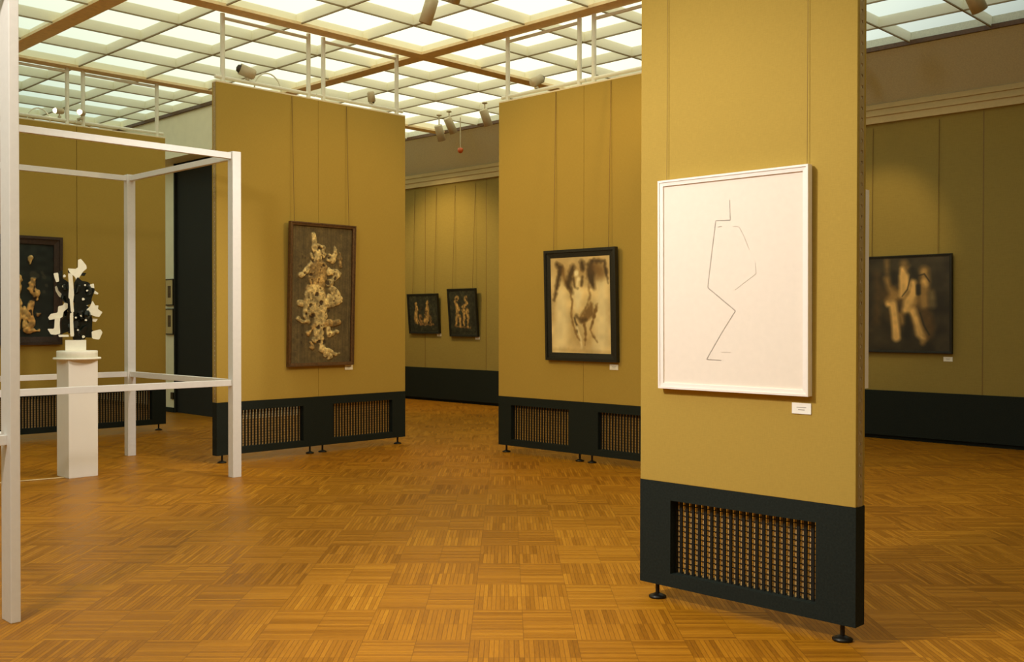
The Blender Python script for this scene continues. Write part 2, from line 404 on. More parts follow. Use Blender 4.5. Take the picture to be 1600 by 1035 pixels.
# ------------------------------------------------------------------ exhibition panels
TP = 0.09
Z0, Z1, Z2 = 0.084, 0.64, 3.985
def make_panel(w, wires=False):
    root = thing('exhibition_panel', '', 'panel', (0, 0, 0))
    h = w / 2
    g = 0.0015
    MB().box(-h + g, h - g, 0, 0.022, Z1, Z2, 0.003).build('fabric_board', MAT['tan'], root)
    MB().box(-h + g, h - g, TP - 0.022, TP, Z1, Z2, 0.003).build('fabric_board', MAT['tan'], root)
    for s in (-1, 1):
        x0 = s * (h - 0.004)
        ch = MB().box(x0 - 0.003, x0 + 0.003, 0.0225, 0.038, Z1, Z2).box(x0 - 0.003, x0 + 0.003, 0.054, TP - 0.0225, Z1, Z2)
        k = Z1
        while k < Z2 - 0.05:                                    # a strip with a row of small holes
            ch.box(x0 - 0.003, x0 + 0.003, 0.038, 0.054, k, k + 0.036); k += 0.05
        ch.box(x0 - 0.003, x0 + 0.003, 0.038, 0.054, k, Z2)
        c = ch.build('slotted_channel', MAT['metal'], root)
        sl = MB().box(x0 - s * 0.005, x0 - s * 0.0015, 0.036, 0.056, Z1 + 0.02, Z2 - 0.05)  # backing added to paint bright glints into the holes
        sl.build('slot_glint_backing', MAT['slot'], c)
    # base: a box frame round a deep opening
    a, zb, zt = h - 0.20, 0.155, 0.545
    b = MB().box(-h, -a, 0, TP, Z0, Z1).box(a, h, 0, TP, Z0, Z1).box(-a, a, 0, TP, Z0, zb).box(-a, a, 0, TP, zt, Z1)
    base = b.build('base', MAT['base'], root)
    gr = MB()
    nb = 22
    for i in range(nb + 1):
        x = -a + 2 * a * i / nb
        gr.box(x - 0.008, x + 0.008, 0.042, 0.052, zb, zt)
    for i in range(1, 14):
        z = zb + (zt - zb) * i / 14
        gr.box(-a, a, 0.052, 0.057, z - 0.0018, z + 0.0018)
    gr.build('grille', MAT['grille'], base)
    sl = MB()
    for i in range(nb):
        x = -a + 2 * a * (i + 0.5) / nb
        sl.box(x - 0.010, x + 0.010, 0.058, 0.066, zb, zt)
    sl.build('grille_slats', MAT['slat'], base)
    for s in (-1, 1):
        f = MB().tube((s * (h - 0.085), TP / 2, 0.018), (s * (h - 0.085), TP / 2, Z0), 0.011, 12)
        f.lathe([(0, 0.0), (0.046, 0.0), (0.048, 0.010), (0.030, 0.018), (0.016, 0.024), (0.0, 0.024)], (s * (h - 0.085), TP / 2, 0), 24)
        f.build('foot', MAT['foot'], root)
    MB().box(-h, h, 0.001, TP - 0.001, Z2, Z2 + 0.014).build('top_trim', MAT['trim'], root)
    for s in (-1, 1):
        MB().tube((s * (h - 0.10), TP / 2, Z2 + 0.014), (s * (h - 0.10), TP / 2, ZG - 0.013), 0.025, 16).build('hanger_post', MAT['tube'], root)
    MB().tube((-h + 0.10, TP / 2, 4.675), (h - 0.10, TP / 2, 4.675), 0.018, 12).build('cross_tube', MAT['tube'], root)
    MB().tube((-h + 0.01, TP / 2, 4.05), (h - 0.01, TP / 2, 4.05), 0.020, 12).build('cross_tube', MAT['tube'], root)
    return root

def set_panel(o, x, y, rz, label, group):
    o.location = (x, y, 0); o.rotation_euler = (0, 0, rz); o['label'] = label; o['group'] = group
    return o

YA, XB, XC, YD = 9.623, 8.239, 4.457, 13.13
W1 = 1.27
proto = make_panel(W1)
FACE_Y, FACE_X = 0.0, -PI / 2
GP = 'ochre cloth exhibition panels hung from the ceiling'
set_panel(proto, 5.446 + W1 / 2, YA, FACE_Y, 'left half of the ochre panel pair carrying the tall bark-like figure relief', GP)
def panel(x, y, rz, label): return set_panel(copy_tree(proto), x, y, rz, label, GP)
panel(5.446 + W1 * 1.5, YA, FACE_Y, 'right half of the ochre panel pair carrying the tall bark-like figure relief')
panel(XB, 8.265 - W1 / 2, FACE_X, 'far left half of the middle ochre panel pair carrying the black-framed three figures painting')
panel(XB, 8.265 - W1 * 1.5, FACE_X, 'half of the middle ochre panel pair partly hidden by the near panel')
near = make_panel(1.236)
set_panel(near, XC, 2.141 + 0.618, FACE_X, 'large near ochre panel carrying the white-framed line drawing', GP)
rear = make_panel(1.205)
RL = ['ochre panel behind the white frame, its right edge against the cream wall strip',
      'ochre panel behind the sculpture carrying the dark relief in a maroon frame',
      'ochre panel at the extreme left behind the front frame post']
for k in range(3):
    set_panel(rear if k == 0 else copy_tree(rear), 6.665 - 1.2075 * (k + 0.5), YD, FACE_Y, RL[k], GP)

# ------------------------------------------------------------------ brushwork
def homography(q):
    """crop pixels -> unit square (u right, v down); q = TL, TR, BR, BL"""
    A, b = [], []
    for (x, y), (u, v) in zip(q, ((0, 0), (1, 0), (1, 1), (0, 1))):
        A.append([x, y, 1, 0, 0, 0, -u * x, -u * y]); b.append(u)
        A.append([0, 0, 0, x, y, 1, -v * x, -v * y]); b.append(v)
    return np.append(np.linalg.solve(np.array(A, float), np.array(b, float)), 1).reshape(3, 3)

class Canvas:
    def __init__(s, w, h, quad, bg, res=170):
        s.w, s.h = w, h
        s.nx = res if w <= h else int(res * w / h); s.ny = int(s.nx * h / w)
        if s.ny > 330: s.ny = 330; s.nx = int(330 * w / h)
        s.Hm = homography(quad)
        s.k = w / math.hypot(quad[1][0] - quad[0][0], quad[1][1] - quad[0][1])   # metres per crop pixel
        s.kv = h / math.hypot(quad[3][0] - quad[0][0], quad[3][1] - quad[0][1])
        u, v = np.meshgrid(np.linspace(0, 1, s.nx), np.linspace(0, 1, s.ny))
        s.X, s.Y = u * w, v * h
        s.img = np.ones((s.ny, s.nx, 3)) * np.array(bg, float); s.hgt = np.zeros((s.ny, s.nx)); s.mask = np.zeros((s.ny, s.nx))
        s.rng = np.random.RandomState(int(w * 1000 + h * 77) % 9999)
    def pt(s, x, y):
        p = s.Hm @ np.array([x, y, 1.0]); return p[0] / p[2] * s.w, p[1] / p[2] * s.h
    def noise(s, step):
        gx, gy = max(3, int(s.w / step)), max(3, int(s.h / step))
        g = s.rng.rand(gy + 2, gx + 2)
        fx, fy = s.X / s.w * gx, s.Y / s.h * gy
        ix, iy = fx.astype(int), fy.astype(int); ax, ay = fx - ix, fy - iy
        ax, ay = ax * ax * (3 - 2 * ax), ay * ay * (3 - 2 * ay)
        return (g[iy, ix] * (1 - ax) + g[iy, ix + 1] * ax) * (1 - ay) + (g[iy + 1, ix] * (1 - ax) + g[iy + 1, ix + 1] * ax) * ay
    def field(s, pts, conv=None, rough=0.0, step=0.03):
        """signed distance (metres, negative inside) to a tapered polyline of (x, y, radius)"""
        best = np.full_like(s.X, 9.0)
        P_ = []
        for x, y, r in pts:
            if conv: x, y, r = conv(x, y, r)
            a, b = s.pt(x, y); P_.append((a, b, r * 0.5 * (s.k + s.kv)))
        if len(P_) == 1: P_ = P_ * 2
        for (x0, y0, r0), (x1, y1, r1) in zip(P_[:-1], P_[1:]):
            dx, dy = x1 - x0, y1 - y0; L2 = dx * dx + dy * dy + 1e-12
            t = np.clip(((s.X - x0) * dx + (s.Y - y0) * dy) / L2, 0, 1)
            d = np.hypot(s.X - x0 - t * dx, s.Y - y0 - t * dy) - (r0 + (r1 - r0) * t)
            best = np.minimum(best, d)
        if rough: best = best + (s.noise(step) - 0.5) * rough
        return best
    def stroke(s, col, pts, alpha=1.0, soft=0.02, conv=None, rough=0.0):
        d = s.field(pts, conv, rough)
        m = np.clip(0.5 - d / soft, 0, 1)[..., None] * alpha
        s.img = s.img * (1 - m) + np.array(col, float) * m
    def raise_(s, col, pts, conv=None, rough=0.03, soft=0.008):
        d = s.field(pts, conv, rough, 0.035)
        m = np.clip(0.5 - d / soft, 0, 1)
        s.mask = np.maximum(s.mask, m)
        s.hgt = np.maximum(s.hgt, m * (0.6 + 0.4 * np.clip(-d / 0.03, 0, 1)))
        mm = m[..., None]; s.img = s.img * (1 - mm) + np.array(col, float) * mm
    def build(s, name, mat, parent, x0, z0, y, depth=0.0):
        """sheet with its left edge at x0, bottom at z0, facing -y"""
        c = np.clip(s.img, 0, 255) / 255.0
        c = np.where(c <= 0.04045, c / 12.92, ((c + 0.055) / 1.055) ** 2.4)
        n_ = s.nx * s.ny
        V = np.stack([x0 + s.X, np.full_like(s.X, y) - s.hgt * depth, z0 + s.h - s.Y], -1).reshape(-1, 3)
        idx = np.arange(n_).reshape(s.ny, s.nx)
        Fq = np.stack([idx[:-1, :-1], idx[1:, :-1], idx[1:, 1:], idx[:-1, 1:]], -1).reshape(-1, 4)
        # thin board behind the sheet
        o = n_; e = 0.006
        bx = [(x0, y + e, z0), (x0 + s.w, y + e, z0), (x0 + s.w, y + e, z0 + s.h), (x0, y + e, z0 + s.h)]
        me = bpy.data.meshes.new(name)
        me.from_pydata(V.tolist() + bx, [], Fq.tolist() + [(o, o + 1, o + 2, o + 3), tuple(idx[0, :].tolist()) + (o + 2, o + 3), tuple(idx[-1, ::-1].tolist()) + (o, o + 1), tuple(idx[::-1, 0].tolist()) + (o + 3, o), tuple(idx[:, -1].tolist()) + (o + 1, o + 2)])
        me.update()
        at = me.color_attributes.new('paint', 'FLOAT_COLOR', 'POINT')
        arr = np.ones((n_ + 4, 4), np.float32); arr[:n_, :3] = c.reshape(-1, 3); arr[n_:, :3] = 0.05
        at.data.foreach_set('color', arr.ravel())
        sm = np.ones(len(me.polygons), bool); sm[-5:] = False; me.polygons.foreach_set('use_smooth', sm)
        me.materials.append(mat)
        ob = bpy.data.objects.new(name, me); COL.objects.link(ob); ob.parent = parent
        return ob

def frame_bars(w, z0, h, fwid, dep, y=0.0, step=0.0):
    """four mitred bars of a picture frame, outer size w x h, back at y, front at y - dep"""
    m = MB()
    prof = [(0, y), (0, y - dep), (fwid * 0.35, y - dep), (fwid * 0.35, y - dep + step), (fwid, y - dep + step * 1.5), (fwid, y)]
    rings = []
    for (i, yy) in prof:
        rings.append([(-w / 2 + i, yy, z0 + i), (w / 2 - i, yy, z0 + i), (w / 2 - i, yy, z0 + h - i), (-w / 2 + i, yy, z0 + h - i)])
    vs = [p for r_ in rings for p in r_]
    fs = [(a * 4 + k, a * 4 + (k + 1) % 4, (a + 1) * 4 + (k + 1) % 4, (a + 1) * 4 + k) for a in range(len(prof) - 1) for k in range(4)]
    fs += [((len(prof) - 1) * 4 + k, (len(prof) - 1) * 4 + (k + 1) % 4, (k + 1) % 4, k) for k in range(4)]
    m.add(vs, fs)
    return m

def picture(name, label, cat, x, y, zb, rz, tilt, group=None):
    """empty at the lower edge against the wall, leaning forward by tilt radians"""
    return thing(name, label, cat, (x, y, zb), (tilt, 0, rz), group)

def hang_wires(root, xs_, h, tilt, top, rad=0.0035):
    """wires from the picture's upper back edge straight up to the panel top; coordinates are in the tilted frame"""
    for x in xs_:
        p0 = Vector((x, -0.004, h - 0.01))
        # upright direction expressed in the leaning picture's own axes
        L_ = top - h
        p1 = p0 + Vector((0, math.sin(tilt) * L_ , math.cos(tilt) * L_))
        back = (h * math.sin(tilt) - 0.003)
        p1 += Vector((0, math.cos(tilt) * back, -math.sin(tilt) * back))
        MB().tube(p0, p1, rad, 6).build('hanging_wire', MAT['wire'], root)

def wall_label(label, x, y, z, rz, w=0.11, h=0.055, group='white name cards beside the pictures', lines=False):
    o = MB().box(-w / 2, w / 2, -0.004, -0.0005, 0, h).build('name_card', MAT['label'], None, (x, y, z), (0, 0, rz))
    tag(o, label, 'name card')
    t = MB()
    for k, l in enumerate((0.5, 0.34)):
        t.box(-w * l * 0.5, w * l * 0.5, -0.0046, -0.004, h * (0.56 - 0.22 * k), h * (0.62 - 0.22 * k))
    t.build('print_lines', MAT['print'], o)
    return o

# --- tall relief on the left panel pair
TILT = 0.03
w, h = 0.885, 1.605
pa = picture('relief_painting', 'tall bark-like cream figure relief on a grey-brown board in a brown frame', 'painting', 6.733, YA - 0.001, 0.99, FACE_Y, TILT)
frame_bars(w, 0, h, 0.038, 0.05, 0, 0.008).build('frame', MAT['dark_wood'], pa)
p5 = lambda x, y, r: (440 + x / 7.392, 340 + y / 7.392, r / 7.392 * 0.62)
p6 = lambda x, y, r: (440 + x / 7.96, 460 + y / 7.96, r / 7.96 * 0.62)
cw, chh = w - 0.06, h - 0.06
cv = Canvas(cw, chh, [(459, 350.5), (553, 355.5), (549.5, 567), (455, 568)], (98, 82, 50))
cv.img *= (0.75 + 0.5 * (0.6 * cv.noise(0.05) + 0.4 * cv.noise(0.015)))[..., None]
for _ in range(60):
    u0 = cv.rng.rand() * cw
    m = np.exp(-((cv.X - u0 - 0.02 * cv.noise(0.2)) / 0.006) ** 2)[..., None] * 0.25
    cv.img = cv.img * (1 - m) + np.array((66, 56, 36) if cv.rng.rand() < 0.6 else (122, 102, 66)) * m
cream, cream2 = (214, 186, 124), (176, 142, 84)
for col, cvn, pts in [
    (cream, p5, [(385, 195, 40), (385, 260, 40), (395, 330, 56), (435, 400, 60), (440, 500, 90), (450, 580, 130)]),
    (cream, p5, [(430, 320, 30), (500, 340, 34), (500, 440, 34)]),
    (cream, p5, [(625, 350, 22), (640, 420, 44), (600, 470, 70), (555, 455, 60)]),
    (cream2, p5, [(690, 420, 24), (685, 500, 34), (700, 560, 18)]),
    (cream, p5, [(390, 520, 46), (330, 560, 60), (300, 620, 40), (240, 660, 56)]),
    (cream, p5, [(360, 420, 22), (375, 470, 20)]),
    (cream2, p5, [(440, 600, 170), (430, 700, 180), (430, 780, 150), (410, 880, 210), (400, 980, 230)]),
    (cream, p5, [(560, 620, 60), (665, 640, 64), (610, 720, 54), (560, 760, 60)]),
    (cream, p5, [(600, 830, 70), (665, 940, 90), (570, 960, 120)]),
    (cream, p6, [(430, 30, 220), (470, 150, 190), (500, 250, 130), (500, 350, 140), (470, 430, 120), (485, 530, 90), (520, 620, 46), (520, 690, 70), (610, 770, 56)]),
    (cream, p6, [(590, 690, 46), (660, 740, 36), (720, 740, 22)]),
    (cream2, p6, [(560, 360, 56), (650, 355, 64), (735, 345, 34)]),
    (cream, p6, [(590, 430, 50), (600, 490, 50), (705, 460, 40)]),
    (cream, p6, [(240, 110, 64), (330, 120, 60), (320, 240, 70), (340, 330, 50)]),
    (cream, p6, [(215, 295, 26), (270, 330, 42), (350, 340, 30)]),
    (cream2, p6, [(345, 490, 40), (390, 440, 34), (420, 380, 40)]),
    (cream2, p6, [(378, 600, 36), (395, 660, 36)]),
    (cream, p6, [(420, 560, 40), (440, 600, 20)]),
    (cream, p6, [(690, 60, 70), (745, 90, 30)]),
]:
    cv.raise_(col, pts, cvn)
# pits, folds and tonal flecks on the relief
nz = cv.noise(0.028); nz2 = cv.noise(0.012)
nz3 = cv.noise(0.07); tone = (0.52 + 0.45 * nz + 0.35 * nz3) * (0.85 + 0.3 * nz2)
cv.img = np.where(cv.mask[..., None] > 0.5, cv.img * tone[..., None], cv.img)
cv.hgt = cv.hgt * (0.75 + 0.35 * nz)
pits = [p5(*q) for q in ((440, 355, 26), (480, 410, 26), (380, 505, 26), (490, 545, 30), (555, 460, 26), (415, 885, 34), (470, 985, 34), (350, 660, 26), (540, 740, 40), (630, 700, 24))] + \
       [p6(*q) for q in ((320, 240, 26), (460, 410, 30), (535, 430, 30), (545, 590, 34), (480, 590, 34), (400, 260, 40), (600, 200, 30), (370, 140, 30))]
rr_ = cv.rng
for _ in range(110):
    pits.append((470 + rr_.rand() * 60, 385 + rr_.rand() * 150, 0.25 + rr_.rand() * 0.5))
for (x, y, r_) in pits:
    d = cv.field([(x, y, r_), (x + rr_.rand() * 2 - 1, y + rr_.rand() * 3, r_ * 0.6)], None, 0.02, 0.03)
    m = np.clip(0.5 - d / 0.01, 0, 1)
    al = (0.85 if r_ > 1.2 else 0.6) * m[..., None]; cv.img = cv.img * (1 - al) + np.array((56, 40, 22)) * al
    cv.hgt *= (1 - 0.55 * m)
cv.build('relief_panel', MAT['relief'], pa, -cw / 2, 0.03, -0.014, 0.022)
hang_wires(pa, (-0.37, 0.37), h, TILT, Z2 - 0.99)
wall_label('white name card under the right corner of the tall figure relief', 7.135, YA - 0.001, 0.93, FACE_Y)

# --- black-framed painting on the middle panel pair
w, h = 0.985, 1.185
pb = picture('framed_painting', 'black-framed cream and brown painting of three standing figures on the middle panel', 'painting', XB - 0.001, 7.0, 1.075, FACE_X, TILT)
frame_bars(w, 0, h, 0.085, 0.05, 0, 0.012).build('frame', MAT['black_frame'], pb)
cw, chh = w - 0.15, h - 0.15
cv = Canvas(cw, chh, [(165, 185), (560, 170), (575, 835), (180, 825)], (222, 194, 132), 190)
cv.img *= (0.88 + 0.24 * cv.noise(0.12))[..., None]
DK, BR, MID, LT = (62, 44, 20), (116, 84, 40), (172, 138, 82), (246, 226, 170)
S = lambda col, pts, al, so: cv.stroke(col, pts, al, so * 1.7, None, 0.02)
S(MID, [(230, 250, 44), (300, 290, 50), (400, 280, 50), (480, 260, 64)], 0.75, 0.10)
S(MID, [(200, 420, 20), (190, 600, 14)], 0.6, 0.06); S(MID, [(560, 300, 14), (560, 600, 12)], 0.5, 0.06)
S(MID, [(300, 560, 12), (340, 720, 20), (400, 760, 26), (450, 700, 20)], 0.6, 0.08)
S(LT, [(235, 430, 38), (245, 600, 52), (235, 770, 46)], 0.7, 0.06)
S(LT, [(350, 430, 34), (348, 520, 18)], 0.9, 0.04)
S(LT, [(510, 370, 32), (510, 600, 46), (500, 770, 48)], 0.7, 0.06)
S(DK, [(212, 232, 12), (240, 258, 18), (225, 320, 14), (210, 400, 9), (196, 470, 5)], 0.9, 0.025)
S(BR, [(250, 270, 12), (262, 330, 12), (300, 400, 9)], 0.8, 0.03)
S(DK, [(318, 250, 16), (300, 320, 22), (288, 370, 18), (312, 420, 7)], 0.85, 0.03)
S(DK, [(375, 222, 17), (385, 262, 15)], 0.9, 0.025)
S(DK, [(432, 240, 24), (436, 300, 32), (442, 350, 20), (456, 395, 6)], 0.9, 0.03)
S(BR, [(465, 250, 34), (495, 285, 36)], 0.8, 0.06)
S(DK, [(446, 212, 12), (520, 214, 8), (532, 280, 9), (545, 350, 5)], 0.85, 0.02)
S(LT, [(340, 292, 16)], 1.0, 0.015); S(LT, [(352, 335, 13), (350, 365, 8)], 0.9, 0.02)
S(DK, [(322, 330, 6), (330, 380, 6), (345, 395, 5)], 0.8, 0.02); S(DK, [(380, 320, 6), (375, 375, 6)], 0.8, 0.02)
S(BR, [(300, 410, 4), (316, 480, 4), (305, 560, 6), (328, 650, 4), (350, 720, 3), (372, 742, 3)], 0.8, 0.015)
S(BR, [(418, 370, 4), (432, 440, 4), (405, 520, 6), (365, 590, 10)], 0.8, 0.02)
S(BR, [(440, 500, 12), (425, 560, 30), (392, 600, 24)], 0.85, 0.02)
S(BR, [(478, 498, 4), (466, 540, 14), (448, 620, 8), (434, 670, 5), (455, 715, 4), (480, 752, 2)], 0.9, 0.015)
S(DK, [(340, 575, 10), (372, 610, 16), (405, 600, 8)], 0.6, 0.02)
S(DK, [(330, 590, 6), (345, 640, 5), (350, 690, 3)], 0.8, 0.015)
S(BR, [(395, 640, 9), (404, 700, 8), (400, 770, 4)], 0.85, 0.015)
S(LT, [(346, 650, 6), (370, 720, 7), (380, 790, 6)], 0.8, 0.015)
S(MID, [(195, 800, 6), (400, 812, 5), (560, 820, 5)], 0.5, 0.03)
cv.img *= (0.96 + 0.08 * cv.noise(0.06))[..., None]
cv.build('canvas', MAT['canvas'], pb, -cw / 2, 0.075, -0.03, 0)
hang_wires(pb, (-0.385, 0.375), h, TILT, Z2 - 1.075)
wall_label('white name card under the right corner of the black-framed three figures painting', XB - 0.001, 6.58, 0.995, FACE_X)

# --- white-framed line drawing on the near panel
w, h = 0.868, 1.098
pc = picture('framed_drawing', 'large white-framed line drawing on white paper on the near panel', 'picture', XC - 0.001, 2.796, 1.143, FACE_X, 0.008)
frame_bars(w, 0, h, 0.03, 0.04, 0, 0.004).build('frame', MAT['pframe'], pc)
MB().box(-w / 2 + 0.028, w / 2 - 0.028, -0.026, -0.006, 0.028, h - 0.028).build('paper', MAT['paper'], pc)
Hc = homography([(65, 105), (622, 40), (630, 890), (68, 865)])
def pl(x, y):
    p = Hc @ np.array([x, y, 1.0]); return (-w / 2 + w * p[0] / p[2], h - h * p[1] / p[2])
dr = MB()
for pts, wd in (([(328, 172), (331, 245), (277, 247), (262, 370), (248, 492), (352, 577), (300, 660), (245, 757), (300, 760)], 0.0026),
                ([(285, 270), (300, 268)], 0.002), ([(365, 270), (385, 310), (402, 352)], 0.0013), ([(425, 400), (428, 440), (350, 500)], 0.0012),
                ([(300, 730), (335, 730)], 0.0012), ([(340, 268), (362, 268)], 0.0012)):
    q = [pl(*p) for p in pts]
    for (x0, z0), (x1, z1) in zip(q[:-1], q[1:]):
        dx, dz = x1 - x0, z1 - z0; L_ = math.hypot(dx, dz); nx, nz_ = -dz / L_ * wd, dx / L_ * wd
        dr.add([(x0 + nx, -0.0264, z0 + nz_), (x1 + nx, -0.0264, z1 + nz_), (x1 - nx, -0.0264, z1 - nz_), (x0 - nx, -0.0264, z0 - nz_)], [(0, 1, 2, 3), (3, 2, 1, 0)])
dr.build('drawn_line', MAT['line'], pc)
hang_wires(pc, (-0.40, 0.41), h, 0.008, Z2 - 1.143, 0.0012)
wall_label('white name card below the white-framed line drawing', XC - 0.001, 2.415, 1.056, FACE_X, 0.10, 0.052)

# --- white frame seen edge-on on the back of the near panel
pr = picture('framed_drawing', 'white picture frame seen edge-on behind the near panel', 'picture', XC + TP + 0.001, 2.56, 1.185, PI / 2, 0.0)
frame_bars(0.82, 0, 0.93, 0.03, 0.05, 0, 0.004).build('frame', MAT['pframe'], pr)
MB().box(-0.382, 0.382, -0.03, -0.006, 0.028, 0.902).build('paper', MAT['paper'], pr)

# --- paintings on the back wall
w, h = 1.20, 1.22
pw = picture('dark_painting', 'dark painting with pale striding figures on the back wall at the right', 'painting', XW - 0.001, 5.42, 1.105, FACE_X, 0.02)
frame_bars(w, 0, h, 0.03, 0.045, 0, 0.006).build('frame', MAT['black_frame'], pw)
cw, chh = w - 0.05, h - 0.05
cv = Canvas(cw, chh, [(-60, 112), (715, 75), (725, 905), (-60, 905)], (52, 45, 30))
cv.img *= (0.7 + 0.6 * cv.noise(0.12))[..., None]
S = cv.stroke; CR, TN, BW, DD = (226, 182, 108), (158, 124, 68), (96, 72, 38), (30, 28, 20)
G1 = (120, 104, 66)
S(BW, [(90, 240, 20), (100, 400, 20), (90, 650, 24)], 0.7, 0.10)
S(BW, [(200, 420, 60), (300, 420, 90), (400, 470, 90), (500, 420, 60)], 0.75, 0.16)
S(BW, [(250, 600, 60), (330, 640, 70), (480, 660, 80), (540, 700, 40)], 0.6, 0.14)
S(TN, [(178, 130, 20), (180, 220, 16)], 0.7, 0.06)
S(TN, [(180, 280, 26), (195, 350, 20), (250, 420, 44), (185, 470, 24)], 0.9, 0.07)
S(TN, [(325, 150, 34), (350, 180, 24)], 0.7, 0.07)
S(CR, [(310, 195, 20), (325, 260, 44), (330, 350, 44), (310, 420, 26)], 1, 0.05)
S(CR, [(405, 310, 26), (405, 400, 36), (372, 480, 52), (350, 545, 40)], 0.95, 0.06)
S(TN, [(430, 470, 22), (400, 540, 30)], 0.7, 0.06)
S(CR, [(190, 500, 22), (230, 500, 34), (245, 600, 32), (255, 700, 34), (260, 785, 38)], 1, 0.05)
S(TN, [(300, 590, 20), (320, 660, 22)], 0.8, 0.06)
S(CR, [(405, 560, 32), (440, 660, 30), (465, 750, 36), (500, 780, 36)], 0.95, 0.06)
S(TN, [(490, 830, 22)], 0.8, 0.05)
S(TN, [(500, 210, 40), (505, 300, 42), (490, 400, 40), (500, 500, 40)], 0.9, 0.07)
S(CR, [(500, 300, 22), (510, 325, 20)], 0.8, 0.05); S(CR, [(495, 215, 20)], 0.5, 0.05)
S(G1, [(565, 400, 26), (572, 500, 30)], 0.8, 0.06)
S(BW, [(520, 590, 50), (550, 700, 40), (540, 770, 34)], 0.8, 0.08)
S(DD, [(358, 590, 16), (360, 690, 34), (350, 770, 34)], 0.9, 0.06)
S(DD, [(448, 340, 18), (450, 400, 20)], 0.95, 0.03)
S(DD, [(240, 240, 26), (245, 300, 18)], 0.85, 0.06)
S(DD, [(400, 200, 26), (420, 250, 20)], 0.8, 0.05)
S(DD, [(385, 250, 4), (355, 370, 5), (310, 430, 4)], 0.85, 0.015)
S(DD, [(465, 570, 5), (500, 680, 6), (545, 760, 5)], 0.8, 0.02)
S(DD, [(450, 250, 4), (500, 235, 6), (545, 300, 4)], 0.8, 0.015)
cv.img *= (0.92 + 0.16 * cv.noise(0.05))[..., None]
cv.build('canvas', MAT['canvas'], pw, -cw / 2, 0.025, -0.03, 0)
hang_wires(pw, (-0.42, 0.42), h, 0.02, 3.98 - 1.105)
wall_label('white name card under the right corner of the dark striding figures painting', XW - 0.001, 4.88, 1.01, FACE_X)

def small_dark(label, yc, zb, w, h, quad, strokes, lab):
    p = picture('dark_picture', label, 'picture', XW - 0.001, yc, zb, FACE_X, 0.085)
    frame_bars(w, 0, h, 0.035, 0.05, 0, 0.006).build('frame', MAT['black_frame'], p)
    cv = Canvas(w - 0.06, h - 0.06, quad, (42, 42, 30), 100)
    cv.img *= (0.7 + 0.6 * cv.noise(0.08))[..., None]
    for col, pts, al in strokes: cv.stroke(col, pts, al, 0.02, None, 0.03)
    cv.img *= (0.6 + 0.8 * cv.noise(0.03))[..., None]
    cv.build('canvas', MAT['canvas'], p, -(w - 0.06) / 2, 0.03, -0.03, 0)
    hang_wires(p, (-w * 0.36, w * 0.36), h, 0.085, 3.98 - zb)
    wall_label(lab, XW - 0.001, yc - w / 2 + 0.05, zb - 0.05, FACE_X, 0.12, 0.05)
T1, T2, T3 = (176, 138, 78), (140, 104, 60), (60, 44, 26)
small_dark('smaller squarish dark picture at the left of the pair on the back wall', 14.58, 1.26, 0.86, 0.75,
           [(90, 215), (540, 215), (595, 825), (125, 820)],
           [(T1, [(212, 345, 18), (225, 450, 30), (215, 560, 34), (225, 640, 40)], 0.9), (T1, [(400, 335, 26), (400, 450, 38), (395, 560, 40), (380, 640, 45)], 0.9),
            (T2, [(290, 560, 34), (300, 670, 34)], 0.9), (T2, [(440, 560, 22), (465, 660, 20), (500, 700, 16)], 0.8), (T2, [(290, 690, 14), (480, 695, 12)], 0.8),
            (T3, [(285, 450, 12), (320, 400, 12)], 0.9), (T3, [(420, 360, 14)], 0.8), (T3, [(360, 480, 14), (380, 530, 12)], 0.9), (T3, [(310, 590, 14)], 0.8)],
           'small white name card under the smaller dark picture on the back wall')
small_dark('taller upright dark picture at the right of the pair on the back wall', 13.49, 1.215, 0.74, 0.87,
           [(755, 130), (1160, 115), (1210, 885), (795, 890)],
           [(T1, [(885, 260, 40)], 0.9), (T1, [(1025, 260, 40)], 0.9), (T1, [(855, 320, 20), (900, 440, 40), (890, 560, 28), (872, 720, 14)], 0.9),
            (T1, [(930, 560, 22), (942, 740, 18)], 0.9), (T1, [(1040, 330, 24), (985, 420, 30), (1000, 560, 22), (1000, 735, 12)], 0.9),
            (T1, [(1050, 460, 32), (1065, 600, 22), (1060, 745, 14)], 0.85), (T2, [(850, 735, 10), (1100, 760, 10)], 0.8),
            (T3, [(880, 285, 16)], 0.9), (T3, [(1040, 275, 18)], 0.8), (T3, [(920, 380, 12), (970, 350, 10)], 0.8), (T3, [(960, 580, 10), (965, 680, 8)], 0.9)],
           'small white name card under the taller dark picture on the back wall')

# --- dark relief at the far left
w, h = 0.83, 1.35
pd = picture('relief_painting', 'dark green relief with a cream figure in a maroon frame behind the white frame', 'painting', 4.83, YD - 0.001, 1.195, FACE_Y, 0.02)
frame_bars(w, 0, h, 0.10, 0.06, 0, 0.015).build('frame', MAT['purple_frame'], pd)
cw, chh = w - 0.18, h - 0.18
cv = Canvas(cw, chh, [(15, 190), (385, 190), (385, 890), (15, 890)], (30, 36, 30))
cv.img *= (0.7 + 0.6 * cv.noise(0.06))[..., None]
for col, pts in [((214, 178, 112), [(220, 300, 20), (217, 340, 12)]), ((200, 156, 88), [(235, 465, 24), (222, 520, 20), (258, 560, 26), (268, 600, 12)]),
                 ((196, 150, 84), [(228, 640, 22), (210, 720, 34), (235, 780, 22), (190, 835, 24), (280, 842, 8)]), ((206, 166, 98), [(140, 440, 22), (120, 560, 34), (130, 700, 40), (120, 820, 34)]),
                 ((150, 112, 66), [(270, 720, 18), (285, 710, 8)]), ((206, 166, 98), [(180, 680, 16), (185, 800, 24)])]:
    cv.raise_(col, pts, None, 0.03)
